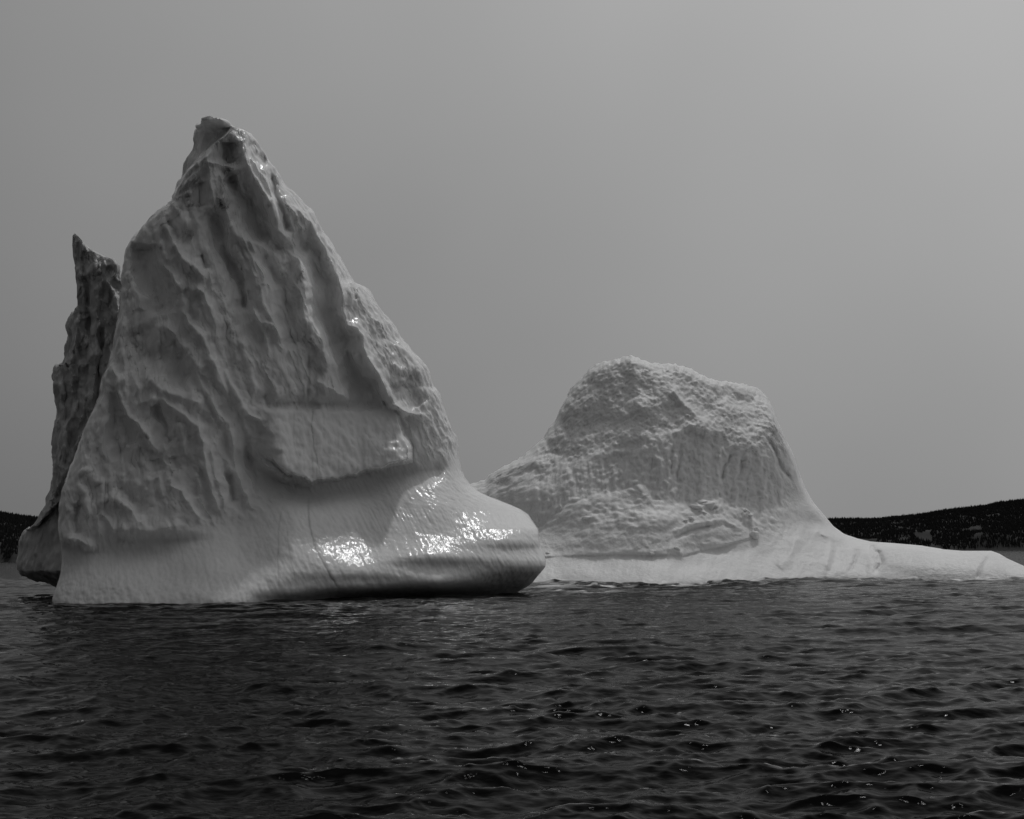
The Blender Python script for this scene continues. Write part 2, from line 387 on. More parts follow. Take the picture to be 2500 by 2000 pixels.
def build_berg(name, lft, rgt, rows, ncols, nback, frontY, thick_f, thick_b, pw, mat, jitter, parent, seam=True):
    """closed ring loft: front relief, rounded sides, simple back"""
    V0 = rows[:, None]
    xl = pls(rows, lft, 1.2)[:, None]; xr = pls(rows, rgt, 1.2)[:, None]
    th = np.linspace(0, math.pi, ncols)[None, :]
    s = (1 - np.cos(th)) / 2; s = .55 * s + .45 * (th / math.pi)
    U = xl + (xr - xl) * s; Vv = np.broadcast_to(V0, U.shape)
    q = np.abs(2 * s - 1)
    wdt = (xr - xl)
    pq = np.where(s > .5, min(pw, 2.3), pw); rnd = 1 - np.clip(1 - q ** pq, 0, 1) ** (1 / pq)
    Y, crk = frontY(U, Vv)
    tf = np.minimum(thick_f(Vv, s), wdt * .035 * .5)
    Y = Y + tf * rnd
    tb = np.linspace(math.pi, 0, nback + 2)[1:-1][None, :]
    sb = (1 - np.cos(tb)) / 2
    Ub = xl + (xr - xl) * sb
    Yl = Y[:, :1]; Yr = Y[:, -1:]
    Yb = Yl * (1 - sb) + Yr * sb + np.minimum(thick_b(rows[:, None]), wdt * .035 * .8) * np.sqrt(np.clip(1 - (2 * sb - 1) ** 2, 0, 1))
    Vb = np.broadcast_to(V0, Ub.shape)
    UU = np.concatenate([U, Ub], 1); VV = np.concatenate([Vv, Vb], 1); YY = np.concatenate([Y, Yb], 1)
    P = unproj(UU, VV, YY)
    nrm = np.cross(np.roll(P, -1, 1) - np.roll(P, 1, 1), np.gradient(P, axis=0))
    nrm /= np.linalg.norm(nrm, axis=-1, keepdims=True) + 1e-9
    # make outward: front normals should face -Y
    if nrm[:, ncols // 2, 1].mean() > 0: nrm = -nrm
    for amp, sc, kz in jitter:
        a = amp(UU, VV) if callable(amp) else amp
        P = P + nrm * (a * P3(P[..., 0] / sc, P[..., 1] / sc, P[..., 2] / (sc * kz)))[..., None]
    nr, nc = UU.shape
    # close the top with rings drawn in to its centre
    tc_ = P[0].mean(0)
    P = np.concatenate([(tc_ + (P[0] - tc_) * k + np.array([0, 0, .15 * (1 - k)]))[None] for k in (.02, .5, .85)] + [P], 0)
    o = mesh_obj(name, P, grid_faces(P.shape[0], nc, wrap=True, flip=False), mat, parent)
    if seam:
        full = np.zeros(P.shape[:2]); full[3:, :ncols] = crk
        attr(o, 'seam', full)
    return o

def front_main(U, V):
    rel, crk = main_relief(U, V)
    b = table(U, V, SB); ft = pls(U, FOOT, 20)
    f0 = table(U, ft, SB)
    b = b - .3 * np.maximum(b - f0, 0) * (1 - sst(V, 950, ft)) * (1 - .5 * sst(U, 850, 1100))
    return pls(U, WLY, 30) + b - rel, crk

berg = bpy.data.objects.new('iceberg', None); COL.objects.link(berg)
tag(berg, 'tall pointed iceberg with a fluted shaded wall, glossy foot and jagged rear fin', 'iceberg')
rows = np.concatenate([np.linspace(284, 320, 26)[:-1], np.linspace(320, 1560, 560)])
wallamp = lambda U, V: .10 + .12 * (1 - sst(V, pl(U, FOOT) - 40, pl(U, FOOT)))
build_berg('ice_wall', LEFT, RIGHT, rows, 620, 90, front_main,
           lambda V, s: np.where(s < .5, 5.0, 8.0 - 2 * sst(V, 1050, 1250)), lambda V: 14 + 0 * V, 3.4, M_ICE,
           [(lambda U, V: .22 * (1 - sst(V, pl(U, FOOT) - 60, pl(U, FOOT))), 2.2, 1.6), (lambda U, V: .12 * (1 - sst(V, pl(U, FOOT) - 40, pl(U, FOOT))), .7, 1.6), (.03, .4, 2.0)], berg)

# rear fin of the same iceberg, seen at the left
FL = [(572,181),(575,177),(580,177),(610,176),(640,181),(680,186),(720,191),(748,194),(758,185),(765,174),(780,168),(795,164),(820,168),(845,162),(875,156),(889,153),(893,136),(905,130),(920,128),(950,132),(1000,138),
      (1060,130),(1150,130),(1200,122),(1230,112),(1270,90),(1290,70),(1305,58),(1320,48),(1345,45),(1373,43),(1390,45),(1405,51),(1412,68),(1420,110),(1435,150),(1500,200)]
FR = [(572,185),(577,192),(590,203),(612,224),(628,262),(634,278),(648,291),(680,298),(720,305),(800,330),(900,350),(1100,380),(1300,400),(1500,400)]
FIN_ST = [([(185,600),(205,660),(215,740),(220,850)], 8, -1.0, 2), ([(276,634),(282,660),(262,690),(285,730),(290,790)], 8, 1.6, 1.3),
          ([(225,640),(232,720),(240,800),(228,900),(220,1000)], 9, .9, 1.3), ([(250,800),(246,900),(236,1000)], 7, -1.0, 2),
          ([(160,900),(165,1000),(175,1100)], 10, -1.2, 2), ([(196,760),(172,900),(165,1050),(150,1150)], 9, 1.0, 1.3),
          ([(180,1000),(150,1080),(135,1200)], 8, .9, 1.3), ([(200,1060),(165,1140),(120,1230)], 7, .7, 1.3),
          ([(85,1360),(100,1300),(120,1260)], 6, .4, 1.5)]
def front_fin(U, V):
    r = np.zeros(U.shape); wu = U + 5 * P3(U / 30, V / 40, 2.); wv = V + 5 * P3(U / 30, V / 40, 4.)
    for pts, w, amp, p in FIN_ST:
        d, _, par = seg_field(wu, wv, pts); r += amp * np.exp(-(d / w) ** p) * np.clip(np.minimum(par, 1 - par) * 9 + .3, 0, 1)
    r += .8 * (ridged(wu / 34, wv / 90, 3.3, 4, .6) - 1) * (1 - sst(V, 1250, 1300))
    # broken edge above the smooth, undercut waterline notch
    edge = pl(U, [(60,1292),(90,1283),(122,1246),(145,1225),(200,1190)])
    r -= 2.2 * sst(V, edge - 1, edge + 7) * (1 - .3 * sst(V, 1330, 1400))
    base = 141 + pl(V, [(570,9),(900,6),(1200,2),(1290,.5),(1395,.3),(1415,3),(1500,9)]) - (U - 150) * .045
    return base + .035 * np.abs(U - 175) * 0 - r * 1.2, np.zeros(U.shape)
frows = np.concatenate([np.linspace(572, 600, 16)[:-1], np.linspace(600, 1500, 400)])
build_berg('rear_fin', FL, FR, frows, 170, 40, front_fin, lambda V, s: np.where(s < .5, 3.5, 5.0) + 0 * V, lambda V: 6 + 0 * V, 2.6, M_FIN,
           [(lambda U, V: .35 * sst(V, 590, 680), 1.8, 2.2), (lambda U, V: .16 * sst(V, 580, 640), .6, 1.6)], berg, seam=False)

# ------------------------------------------------------------------ second iceberg
VT = [(960,1430),(1000,1330),(1040,1260),(1090,1212),(1130,1186),(1180,1172),(1200,1155),(1240,1135),(1280,1110),(1310,1085),(1340,1055),(1355,1030),(1365,1002),(1380,975),(1400,945),(1425,915),(1440,900),
      (1455,888),(1490,880),(1520,873),(1540,865),(1555,872),(1590,885),(1650,890),(1690,900),(1720,920),(1745,928),(1800,935),(1850,948),(1870,965),(1885,990),(1893,1010),(1900,1030),(1920,1075),
      (1940,1115),(1950,1150),(1965,1190),(1985,1225),(2010,1255),(2035,1285),(2060,1303),(2090,1315),(2120,1322),(2180,1326),(2250,1332),(2300,1341),(2350,1345),(2420,1345),(2440,1352),
      (2460,1364),(2500,1382),(2540,1402),(2600,1432),(2680,1470)]
SB2 = {
 1000:[(1180,24),(1300,14),(1400,3),(1430,0),(1480,-1)],
 1300:[(880,33),(960,29.5),(1040,26),(1080,23.5),(1110,21.5),(1160,18),(1200,15.4),(1290,13),(1350,8),(1362,6.2),(1400,2.2),(1430,0),(1480,-1)],
 1450:[(880,31),(960,27.5),(1040,24),(1100,20.3),(1130,18.5),(1200,15),(1225,13.2),(1300,9),(1352,6.6),(1362,6.4),(1400,2.4),(1430,0),(1480,-1)],
 1600:[(860,31),(900,29),(960,26),(1020,22.5),(1055,20.5),(1080,19.3),(1200,15.2),(1235,13.5),(1260,11),(1352,6.6),(1362,6.4),(1400,2.4),(1430,0),(1480,-1)],
 1750:[(900,30),(960,26),(1030,22),(1060,20),(1100,18.8),(1230,14.5),(1250,12.5),(1300,9.8),(1335,8.2),(1345,8.4),(1400,2.5),(1430,0),(1480,-1)],
 1860:[(940,33),(980,28),(1040,22),(1100,18.5),(1230,15),(1300,11),(1350,7),(1400,2),(1430,-.3),(1480,-1)],
 1960:[(1000,26),(1150,20),(1220,17),(1280,13),(1340,7),(1400,1),(1430,-1),(1480,-1)],
 2060:[(1280,16),(1310,12),(1350,6),(1400,0),(1430,-1.5),(1480,-2)],
 2200:[(1320,13),(1332,9.5),(1350,6),(1380,2.2),(1410,0),(1440,-1),(1480,-2)],
 2450:[(1340,12),(1352,8.5),(1370,5),(1395,2),(1425,0),(1480,-2)],
 2680:[(1340,12),(1352,8.5),(1370,5),(1395,2),(1425,0),(1480,-2)],
}
WL2 = [(1000,180),(1340,181),(1600,178),(1900,186),(2100,190),(2250,184),(2500,178),(2700,176)]
BROW = [(1130,1215),(1240,1180),(1330,1150),(1400,1130),(1470,1110),(1530,1090),(1560,1078),(1600,1062),(1680,1045),(1720,1060),(1760,1085),(1800,1100),(1850,1110)]
S2 = [([(1540,868),(1548,910),(1558,960),(1565,1010)], 16, .9, 1.4), ([(1640,950),(1670,985),(1700,1010),(1730,1040)], 16, 1.4, 1.3),
      ([(1640,1060),(1700,1032),(1740,1055)], 9, .6, 1.3), ([(1760,950),(1790,975),(1850,985)], 18, -1.2, 2),
      ([(1450,1110),(1490,1095),(1530,1100)], 12, .6, 1.4), ([(1240,1150),(1300,1130),(1340,1140)], 14, .6, 1.4),
      ([(1875,1070),(1895,1110),(1912,1145),(1930,1170)], 5, -.7, 2), ([(1645,1095),(1640,1120),(1638,1150)], 5, -.5, 2), ([(1665,1090),(1660,1130),(1655,1170)], 5, -.5, 2),
      ([(1785,1110),(1770,1140),(1762,1170)], 4, -.5, 2), ([(1810,1120),(1805,1180)], 7, -.6, 2), ([(1715,1100),(1720,1180),(1710,1230)], 16, .4, 1.5),
      ([(1560,1100),(1565,1150),(1560,1200)], 14, .3, 1.5), ([(1590,1120),(1585,1200)], 7, -.5, 2),
      ([(1700,1240),(1740,1225),(1760,1240)], 10, .8, 1.5), ([(1640,1300),(1700,1275),(1760,1270),(1810,1290)], 7, .5, 1.5), ([(1650,1310),(1700,1290),(1750,1283)], 5, -.4, 2),
      ([(1820,1250),(1840,1285),(1850,1305)], 10, .7, 1.5), ([(1630,1340),(1670,1350)], 16, .6, 1.5),
      ([(1560,1185),(1572,1215)], 14, .5, 1.6),
      ([(1940,1310),(1930,1350),(1900,1385)], 14, .5, 1.5), ([(1985,1290),(2020,1310),(2030,1340),(2010,1385)], 10, .5, 1.5), ([(2040,1330),(2035,1365),(2020,1400)], 9, -.4, 2),
      ([(2095,1335),(2085,1370),(2072,1400)], 4, -.45, 2), ([(2125,1332),(2142,1355),(2150,1375),(2140,1392)], 9, -1.5, 1.8), ([(2150,1345),(2148,1375),(2138,1395)], 6, -.8, 2),
      ([(2408,1358),(2396,1385),(2388,1410)], 3.5, -.6, 2), ([(2000,1305),(2060,1318),(2120,1330)], 6, .3, 1.5)]
SE2 = [([(1310,1364),(1400,1358),(1500,1354),(1600,1355),(1675,1358),(1700,1350),(1760,1338),(1810,1325),(1850,1310)], 2.0, .2),
       ([(1875,1075),(1895,1110),(1912,1145),(1930,1170)], 4, .2), ([(1645,1095),(1640,1120),(1638,1150)], 3, .35), ([(1785,1110),(1770,1140),(1762,1170)], 3.5, .3),
       ([(2095,1335),(2085,1370),(2072,1400)], 2, .3), ([(2408,1358),(2396,1385),(2388,1410)], 2, .4), ([(1650,1310),(1700,1290),(1750,1283)], 3, .3)]
def relief2(U, V):
    wu = U + 6 * P3(U / 40, V / 40, 3.1) + 3 * P3(U / 14, V / 14, 9.1); wv = V + 6 * P3(U / 40, V / 40, 5.7) + 3 * P3(U / 14, V / 14, 1.1)
    r = np.zeros(U.shape)
    for pts, w, amp, p in S2:
        xs = [q[0] for q in pts]; ys = [q[1] for q in pts]; m = 4 * w + 15
        box = (wu > min(xs) - m) & (wu < max(xs) + m) & (wv > min(ys) - m) & (wv < max(ys) + m)
        if not box.any(): continue
        d, _, par = seg_field(wu[box], wv[box], pts)
        r[box] += amp * np.clip(np.minimum(par, 1 - par) * 8 + .3, 0, 1) * np.exp(-(d / w) ** p)
    brow = pls(wu, BROW, 15)
    upper = (1 - sst(V, brow - 12, brow + 12)) * (1 - sst(U, 1900, 1960))
    apt = pl(wu, [(1280,1330),(1330,1285),(1380,1240),(1450,1212),(1565,1188),(1600,1228),(1700,1232),(1800,1278),(1860,1312)])
    apb = pl(U, [(1280,1366),(1320,1363),(1450,1356),(1670,1358),(1700,1350),(1850,1311)])
    apron = sst(V, apt - 4, apt + 10) * (1 - sst(V, apb - 4, apb + 1)) * (1 - sst(U, 1850, 1870))
    cliff = (1 - upper) * (1 - sst(V, apt - 10, apt)) * (1 - sst(U, 1880, 1990))
    smooth = np.clip(1 - upper - apron - cliff, 0, 1)
    ns = fbm(U / 20, V / 20, 3.7, 5, .62)
    r += upper * (.25 * ns + 1.0 * P3(U / 75, V / 60, 2.9) + .13 * fbm(U / 7, V / 6, 6., 3, .7))
    r += apron * (.32 + .17 * fbm(U / 26, V / 18, 9.7, 5, .6) + .2 * P3(U / 80, V / 30, 4.))
    r += cliff * (.30 * fbm(wu / 16, wv / 60, 6.1, 4, .6) + .10 * fbm(U / 8, V / 9, 1.1, 3))
    c, s = math.cos(R(-25)), math.sin(R(-25))
    r += smooth * (.30 * P3(U / 70, V / 35, 7.9) + .09 * fbm((U * c - V * s) / 26, (U * s + V * c) / 90, 3.8, 3) + .05 * fbm(U / 10, V / 8, 3.3, 3))
    crk = np.zeros(U.shape)
    for pts, w, a in SE2:
        d, _, par = seg_field(wu * .4 + U * .6, wv * .4 + V * .6, pts)
        crk = np.maximum(crk, a * np.exp(-(d / w) ** 2) * np.clip(np.minimum(par, 1 - par) * 8 + .2, 0, 1))
    return r - .2 * crk, crk
us = np.concatenate([np.linspace(960, 1310, 60)[:-1], np.linspace(1310, 2680, 620)])
nf = 250
vt = pls(us, VT, 1.5)[:, None]
vt = vt - 2.0 * fbm(us / 14, 0 * us, 5.0, 4, .6)[:, None] * (1 - sst(us, 1900, 1990))[:, None]
t = np.linspace(0, 1, nf)[None, :]; t = t ** .85
vb = 1480.0
U = np.broadcast_to(us[:, None], (len(us), nf)); V = vb + (np.minimum(vt, vb - 1) - vb) * t
rel, crk2 = relief2(U, V)
rc = np.exp(-((V - vt) / 10.0)) * 3.0                    # round off towards the crest
Yf = pls(U, WL2, 30) + table(U, V, SB2) - rel + rc
Pf = unproj(U, V, Yf)
nrm = grid_normals(Pf); nrm *= np.where(nrm[..., 1:2] > 0, -1, 1)
lowf = sst(Pf[..., 2], 0, 3)
Pf = Pf + nrm * ((.14 * P3(Pf[..., 0] / .8, Pf[..., 1] / .8, Pf[..., 2] / .8) + .12 * P3(Pf[..., 0] / 3, Pf[..., 1] / 3, Pf[..., 2] / 3)) * (1 - sst(U, 1850, 1960)) * lowf * (Pf[..., 2] > 7))[..., None]
# back side, falling to the sea behind the crest
nb = 26; tb = np.linspace(0, 1, nb + 1)[1:][None, :, None]
crest = Pf[:, -1:, :]; off = np.zeros((len(us), nb, 3))
hgt = np.maximum(crest[..., 2:3] + 3, .5)
off[..., 1:2] = (hgt * .75 + 5) * np.sin(tb * math.pi / 2); off[..., 2:3] = -hgt * (1 - np.cos(tb * math.pi / 2)) * 1.0
Pb = crest + off
Pb[..., 0] += .8 * P3(Pb[..., 0] / 4, Pb[..., 1] / 4, Pb[..., 2] / 4)
P2 = np.concatenate([Pf, Pb], 1)
b2 = bpy.data.objects.new('iceberg', None); COL.objects.link(b2)
tag(b2, 'lower rounded iceberg with snowy crown and long flat tail reaching the right', 'iceberg')
body = mesh_obj('ice_body', P2, grid_faces(P2.shape[0], P2.shape[1], flip=False), M_SNOW, b2)
sm = np.zeros(P2.shape[:2]); sm[:, :nf] = crk2; attr(body, 'seam', sm)

# fallen ice blocks resting on the ledge of the second berg
def ice_block(pu, pv, size, seed, parent, Y):
    r2 = np.random.default_rng(seed); n1, n2 = 14, 22
    a = np.linspace(.04, math.pi - .04, n1)[:, None]; b = np.linspace(0, 2 * math.pi, n2, endpoint=False)[None, :]
    d = np.stack([np.sin(a) * np.cos(b), np.sin(a) * np.sin(b), np.cos(a) + 0 * b], -1)
    pl_ = r2.normal(size=(9, 3)); pl_ /= np.linalg.norm(pl_, axis=1)[:, None]; h = r2.uniform(.6, 1, 9)
    rad = np.min(np.where((d @ pl_.T) > .05, h / np.maximum(d @ pl_.T, .05), 9), -1); rad = np.minimum(rad, 1.25)
    rad = rad * (1 + .08 * P3(d[..., 0] * 2 + seed, d[..., 1] * 2, d[..., 2] * 2))
    p = d * rad[..., None] * np.array([size[0], size[1], size[2]]) / 2
    o = mesh_obj('ice_block', p, grid_faces(n1, n2, wrap=True, flip=False), M_SNOW, parent)
    o.location = unproj(np.array(float(pu)), np.array(float(pv)), np.array(Y)).tolist()
    o.rotation_euler = tuple(r2.uniform(-.4, .4, 3)); attr(o, 'seam', np.zeros(len(o.data.vertices)))
    return o
def surfY(u, v):
    u = np.array([[float(u)]]); v = np.array([[float(v)]])
    return float((pls(u, WL2, 30) + table(u, v, SB2) - relief2(u, v)[0])[0, 0])
for k, (u_, v_, sz) in enumerate([(1700,1241,(2.2,1.2,.9)),(1716,1252,(1.6,1,.7)),(1725,1234,(2.6,1.2,1.2)),(1708,1226,(2.0,1,.7)),(1745,1240,(1.4,1,.9)),(1686,1268,(1.1,.8,.6)),
                                 (1672,1274,(.9,.8,.5)),(1838,1306,(1.4,1.2,1.1)),(1848,1296,(1.0,.9,.9)),(1830,1262,(1.0,.9,.8)),(1822,1250,(.9,.8,.7)),(1430,1268,(1.6,1,.7)),
                                 (1590,1352,(.8,.7,.5)),(1340,1352,(.8,.7,.5)),(1650,1340,(1.0,.8,.7))]):
    ice_block(u_, v_, sz, 40 + k, b2, surfY(u_, v_) + .2)

# ------------------------------------------------------------------ sea
def ocean_tile(size, n, lmin, lmax, lpeak, wdir, seed, spread=2.0):
    r = np.random.default_rng(seed)
    k1 = 2 * math.pi * np.fft.fftfreq(n, size / n); kx, ky = np.meshgrid(k1, k1); k = np.hypot(kx, ky); k[0, 0] = 1e-6
    lam = 2 * math.pi / k
    kp = 2 * math.pi / lpeak
    Sp = k ** -4.0 * np.exp(-1.25 * (kp / k) ** 2)
    cs = (kx * math.cos(wdir) + ky * math.sin(wdir)) / k
    D = np.abs(cs) ** spread * .85 + .15
    band = sst(np.log(lam), math.log(lmin * .85), math.log(lmin * 1.15)) * (1 - sst(np.log(lam), math.log(lmax * .85), math.log(lmax * 1.15)))
    h = np.sqrt(Sp * D) * band * (r.normal(size=k.shape) + 1j * r.normal(size=k.shape)); h[0, 0] = 0
    sc = n * n / size
    Z = np.fft.ifft2(h).real * sc; X = np.fft.ifft2(-1j * h * kx / k).real * sc; Yq = np.fft.ifft2(-1j * h * ky / k).real * sc
    return Z, X, Yq, size, n
def samp(tile, x, y):
    Z, X, Yq, size, n = tile
    fx = (x / size % 1) * n; fy = (y / size % 1) * n
    ix = fx.astype(int) % n; iy = fy.astype(int) % n; tx = fx - np.floor(fx); ty = fy - np.floor(fy); jx = (ix + 1) % n; jy = (iy + 1) % n
    o = []
    for A in (Z, X, Yq):
        o.append((A[iy, ix] * (1 - tx) + A[iy, jx] * tx) * (1 - ty) + (A[jy, ix] * (1 - tx) + A[jy, jx] * tx) * ty)
    return o
WD = R(-82)
kA = ocean_tile(257.0, 512, 1.6, 16, 5.5, WD, 1, 7)
kB = ocean_tile(53.0, 1024, .5, 1.6, 7.0, WD + .2, 2, 5)
kC = ocean_tile(19.0, 1024, .15, .5, 7.0, WD - .2, 3, 4)
slope = lambda t: np.sqrt(((np.diff(t[0], axis=0) / (t[3] / t[4])) ** 2).mean())
SA, SBs, SC = .12 / slope(kA), .165 / slope(kB), .15 / slope(kC)
rr = [12.0]
while rr[-1] < 9000: rr.append(rr[-1] * (1 + (.0036 if rr[-1] < 230 else .008 if rr[-1] < 500 else .05)))
rr = np.array([.5, 3, 7] + rr)
an = np.concatenate([np.linspace(-180, -24, 50)[:-1], np.linspace(-24, 24, 720), np.linspace(24, 180, 50)[1:-1]])
AN, RR = np.meshgrid(np.radians(an), rr)
X = RR * np.sin(AN); Y = RR * np.cos(AN)
SY = Y
step = np.maximum(np.gradient(rr)[:, None], RR * 1.2e-3)
fade = lambda lmin, lmax: 1 - sst(step, lmin * .45, lmax * .45)
wide = (np.abs(AN) < R(24)).astype(float)
dz = np.zeros(X.shape); dx = np.zeros(X.shape); dy = np.zeros(X.shape)
gust = .8 + .35 * P3(X / 30, Y / 45, 2.2) + .15 * P3(X / 9, Y / 14, 4.2)
near2 = np.exp(-((Y - 172) / 16) ** 2) * sst(X, -5, 12)
for tile, sc, fd, gu in ((kA, SA, fade(1.6, 8), .85 + .55 * P3(X / 17, Y / 24, 6.2) + 1.0 * near2), (kB, SBs, fade(.6, 2.2) * wide, gust), (kC, SC, fade(.15, .8) * wide, gust)):
    z, x_, y_ = samp(tile, X, Y)
    m = sc * fd * gu
    dz += z * m; dx -= x_ * m * 1.0; dy -= y_ * m * 1.0
dz += near2 * (.35 * np.sin(X / 5.2 + .8) + .25 * P3(X / 7, Y / 4, 1.))
far = sst(RR, 600, 1500)
PS = np.stack([X + dx, Y + dy, dz * (1 - far)], -1)
sea_m, t_, b_ = new_mat('dark_sea_water')
b_.inputs['Base Color'].default_value = (.006, .006, .006, 1); b_.inputs['Roughness'].default_value = .07; b_.inputs['IOR'].default_value = 1.333
g_ = t_.nodes.new('ShaderNodeTexCoord')
prev = None
for sc_, st_, di_ in ((1.1, .5, .14), (3.2, .4, .04), (8.0, .35, .012)):
    mp = t_.nodes.new('ShaderNodeMapping'); mp.inputs['Scale'].default_value = (.8, 1, 1); mp.inputs['Rotation'].default_value = (0, 0, R(12))
    n_ = t_.nodes.new('ShaderNodeTexNoise'); n_.inputs['Scale'].default_value = sc_; n_.inputs['Detail'].default_value = 3
    t_.links.new(g_.outputs['Object'], mp.inputs['Vector']); t_.links.new(mp.outputs[0], n_.inputs['Vector'])
    bp = t_.nodes.new('ShaderNodeBump'); bp.inputs['Strength'].default_value = st_; bp.inputs['Distance'].default_value = di_
    t_.links.new(n_.outputs['Fac'], bp.inputs['Height'])
    if prev: t_.links.new(prev, bp.inputs['Normal'])
    prev = bp.outputs[0]
t_.links.new(prev, b_.inputs['Normal'])
b_.inputs['Specular IOR Level'].default_value = 0; b_.inputs['Roughness'].default_value = 1
# reflectance of water seen through a polarising filter: only the p-polarised part of Fresnel's law
def wm(op, a, b=None):
    n = t_.nodes.new('ShaderNodeMath'); n.operation = op
    for i, v in enumerate((a, b)):
        if v is None: continue
        if isinstance(v, (int, float)): n.inputs[i].default_value = v
        else: t_.links.new(v, n.inputs[i])
    return n.outputs[0]
geo_ = t_.nodes.new('ShaderNodeNewGeometry')
dt_ = t_.nodes.new('ShaderNodeVectorMath'); dt_.operation = 'DOT_PRODUCT'
t_.links.new(geo_.outputs['Incoming'], dt_.inputs[0]); t_.links.new(prev, dt_.inputs[1])
cs_ = wm('MAXIMUM', dt_.outputs['Value'], 0.0); n2 = 1.333 ** 2
rt_ = wm('SQRT', wm('ADD', wm('MULTIPLY', cs_, cs_), n2 - 1.0)); nc_ = wm('MULTIPLY', cs_, n2)
rp_ = wm('POWER', wm('DIVIDE', wm('SUBTRACT', nc_, rt_), wm('ADD', nc_, rt_)), 2.0)
gl_ = t_.nodes.new('ShaderNodeBsdfGlossy'); gl_.inputs['Color'].default_value = (.64, .64, .64, 1); gl_.inputs['Roughness'].default_value = .08; t_.links.new(prev, gl_.inputs['Normal'])
wm_ = t_.nodes.new('ShaderNodeMixShader'); t_.links.new(rp_, wm_.inputs[0]); t_.links.new(b_.outputs[0], wm_.inputs[1]); t_.links.new(gl_.outputs[0], wm_.inputs[2])
sh_ = t_.nodes.new('ShaderNodeAttribute'); sh_.attribute_name = 'shoal'
t_.links.new(wm('ADD', wm('MULTIPLY', sh_.outputs['Fac'], .14), .006), b_.inputs['Base Color'])
fo = t_.nodes.new('ShaderNodeAttribute'); fo.attribute_name = 'foam'
fd_ = t_.nodes.new('ShaderNodeBsdfDiffuse'); fd_.inputs['Color'].default_value = (.85, .85, .85, 1)
mx = t_.nodes.new('ShaderNodeMixShader'); t_.links.new(fo.outputs['Fac'], mx.inputs[0]); t_.links.new(wm_.outputs[0], mx.inputs[1]); t_.links.new(fd_.outputs[0], mx.inputs[2])
t_.links.new(mx.outputs[0], t_.nodes['Material Output'].inputs['Surface'])
fpoly = np.concatenate([grid_faces(PS.shape[0], PS.shape[1], wrap=True, flip=True)])
sea = mesh_obj('sea', PS, fpoly, sea_m)
tag(sea, kind='structure')
# foam thrown up where the swell meets the second berg
ub = np.linspace(1000, 2680, 200); yb = pl(ub, WL2)
xb = (ub - 1250) / F * yb
base2 = np.interp(X, xb, yb)
dist2 = base2 - Y
fn = fbm(X / 3.5, Y / 6, 1.3, 4, .6); fn2 = ridged(X / 2.2, Y / 3.2, 5.3, 3, .6)
inx = sst(X, 2, 6)
dpos = np.clip(dist2, 0, 200)
streak = fbm(X / 5.0, Y / 7.0, 1.3, 4, .62)
foam = inx * (dist2 > -25) * np.clip(.9 * sst(streak + .5 * np.exp(-dpos / 5), .15, .6) * np.exp(-(dpos / 9) ** 2) + .7 * sst(fn2 * np.exp(-(dpos / 34) ** 2), 1.0, 1.4) * sst(P3(X / 14, Y / 30, 8.), -.1, .3), 0, .9)
for (fx_, fy_, ww, hh) in ((7.6, 139.0, 2.0, 4.5), (5.0, 147.0, 1.4, 3.0), (10.5, 158, 3.0, 5), (4.5, 163, 2.0, 6)):
    foam = np.maximum(foam, 1.0 * np.exp(-((X - fx_) / ww) ** 2 - ((Y - fy_) / hh) ** 2) * sst(fn, -.2, .3))
# pale ice under the water in front of the second berg
shoal = sst(X, 22, 38) * np.exp(-(np.clip(dist2, 0, 200) / 26) ** 2) * np.clip(.7 + .4 * P3(X / 12, Y / 9, 3.), 0, 1)
shoal = np.maximum(shoal, .35 * sst(X, 3, 10) * np.exp(-(dpos / 9) ** 2))
attr(sea, 'shoal', shoal)
attr(sea, 'foam', foam)

# ------------------------------------------------------------------ wooded coast
rock, rt, rb = new_mat('bare_rock_and_heath')
rb.inputs['Roughness'].default_value = .95
rn = rt.nodes.new('ShaderNodeTexNoise'); rn.inputs['Scale'].default_value = .012; rn.inputs['Detail'].default_value = 8
rg = rt.nodes.new('ShaderNodeTexCoord'); rt.links.new(rg.outputs['Object'], rn.inputs['Vector'])
rm = rt.nodes.new('ShaderNodeMapRange'); rm.inputs['From Min'].default_value = .42; rm.inputs['From Max'].default_value = .68
rm.inputs['To Min'].default_value = .02; rm.inputs['To Max'].default_value = .028
rt.links.new(rn.outputs['Fac'], rm.inputs['Value']); rt.links.new(rm.outputs[0], rb.inputs['Base Color'])
con, ct, cb = new_mat('dark_conifer_needles'); cb.inputs['Base Color'].default_value = (.032, .032, .032, 1); cb.inputs['Roughness'].default_value = .9
cb.inputs['Specular IOR Level'].default_value = .1
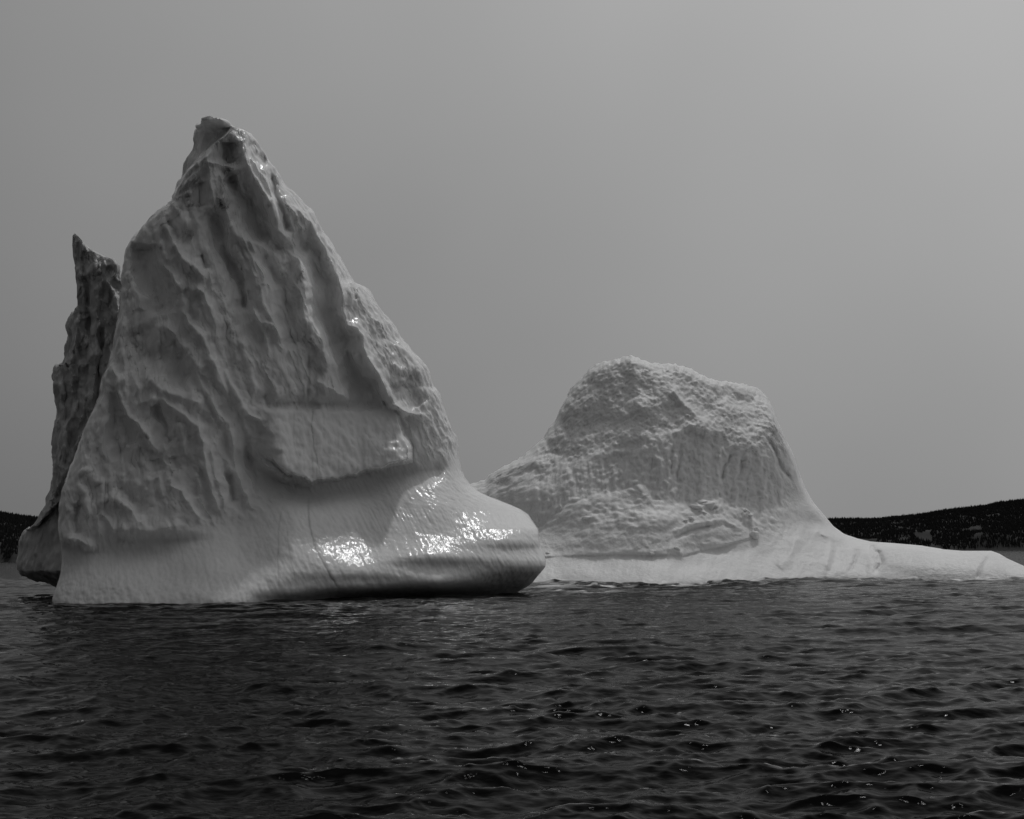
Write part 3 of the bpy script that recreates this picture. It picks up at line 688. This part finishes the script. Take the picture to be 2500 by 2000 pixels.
def coast(name, x0, x1, shore, ridge, depth, bumps, seed):
    """x0..x1 columns (photo px), shore distance, ridge line (px,row) at shore+depth"""
    nx, ny = 460, 70
    px_ = np.linspace(x0, x1, nx)[:, None]; tt = np.linspace(-.03, 1.6, ny)[None, :]
    Yd = shore + depth * tt + 25 * P3(px_ / 40 + 0 * tt, 0.5, seed) * (tt < .3)
    Xd = (px_ - 1250) / F * (shore + depth * tt)
    rv = pl(px_, ridge)
    hz = 1354 - (px_ - 1250) * math.tan(R(.65))
    hr = CAM_H + (hz - rv) / F * (shore + depth) - 6
    prof = pl(tt, [(-.03, -.06), (0, 0), (.04, .10), (.2, .32), (.6, .74), (1, 1), (1.3, .96), (1.6, .7)])
    Z = hr * prof + 7 * fbm(Xd / 120, Yd / 120, seed, 4) * np.clip(tt * 3, 0, 1) * (1 - .8 * np.exp(-((tt - 1) / .15) ** 2))
    for bx, bt, bw, bh in bumps:
        Z = Z + bh * np.exp(-((px_ - bx) / bw) ** 2 - ((tt - bt) / .07) ** 2)
    Z[:, 0] = -4
    P = np.stack([Xd + 0 * tt, Yd + 0 * px_, Z], -1)
    o = mesh_obj(name, P, grid_faces(nx, ny, flip=False), rock)
    tag(o, kind='structure')
    return P
def wood(name, P, n, seed, label, skew):
    r = np.random.default_rng(seed); nx, ny = P.shape[:2]
    a = r.uniform(0, 1, n) ** .5; a = (a if skew > 0 else 1 - a) * (nx - 1.01); tcol = r.uniform(2, 52, n)
    k = n // 4; rline = 42.0 + r.normal(0, 2.0, k); tcol[:k] = rline
    ia, ib = a.astype(int), tcol.astype(int); fa, fb = (a - ia)[:, None], (tcol - ib)[:, None]
    c = (P[ia, ib] * (1 - fa) + P[ia + 1, ib] * fa) * (1 - fb) + (P[ia, ib + 1] * (1 - fa) + P[ia + 1, ib + 1] * fa) * fb
    dens = fbm(c[:, 0] / 90, c[:, 1] / 110, 3.0, 3); keep = (dens > -.5) | (np.arange(n) < k); keep &= c[:, 2] > 5
    c = c[keep]; n = len(c)
    H = r.uniform(4, 7.5, n) * (1 + .3 * r.normal(size=n).clip(-1, 2.6)); Wd = H * r.uniform(.2, .32, n)
    ang = np.arange(5) * 2 * math.pi / 5
    ring = np.stack([np.cos(ang), np.sin(ang), 0 * ang], 1)
    low = c[:, None, :] + ring[None] * Wd[:, None, None]; low[..., 2] -= .6
    tip = c + np.stack([r.normal(0, .15, n), r.normal(0, .15, n), H], 1)
    vv = np.concatenate([low, tip[:, None, :]], 1)
    b0 = (np.arange(n) * 6)[:, None, None]
    tri = np.array([[i, (i + 1) % 5, 5] for i in range(5)])[None]
    o = mesh_obj(name, vv, (b0 + tri).reshape(-1, 3), con, smooth=False)
    tag(o, label, 'forest', kind='stuff'); return o
PR = coast('hills', 1250, 2760, 3500, [(1250,1300),(1500,1282),(1850,1268),(1960,1264),(2030,1266),(2100,1266),(2140,1266),(2200,1260),(2250,1254),(2300,1245),(2340,1241),(2400,1233),(2430,1226),(2500,1220),(2600,1210),(2760,1200)], 500,
           [(2390, .12, 38, 22), (2450, .10, 30, 14), (2240, .3, 60, 12), (2130, .15, 50, 10)], 1.5)
wood('conifer_forest', PR, 66000, 5, 'dark conifer forest covering the hill on the right beyond the flat tail of the low iceberg', 1)
PL = coast('hills', -260, 900, 3000, [(-260,1232),(0,1249),(20,1253),(50,1258),(80,1261),(110,1266),(250,1280),(420,1296),(900,1310)], 420,
           [(-30, .12, 60, 12), (20, .1, 30, 8)], 4.5)
wood('conifer_forest', PL, 34000, 6, 'dark conifer forest covering the hill at the left edge beyond the jagged fin', -1)
print('tris', sum(len(o.data.polygons) * 2 for o in bpy.data.objects if o.type == 'MESH'))
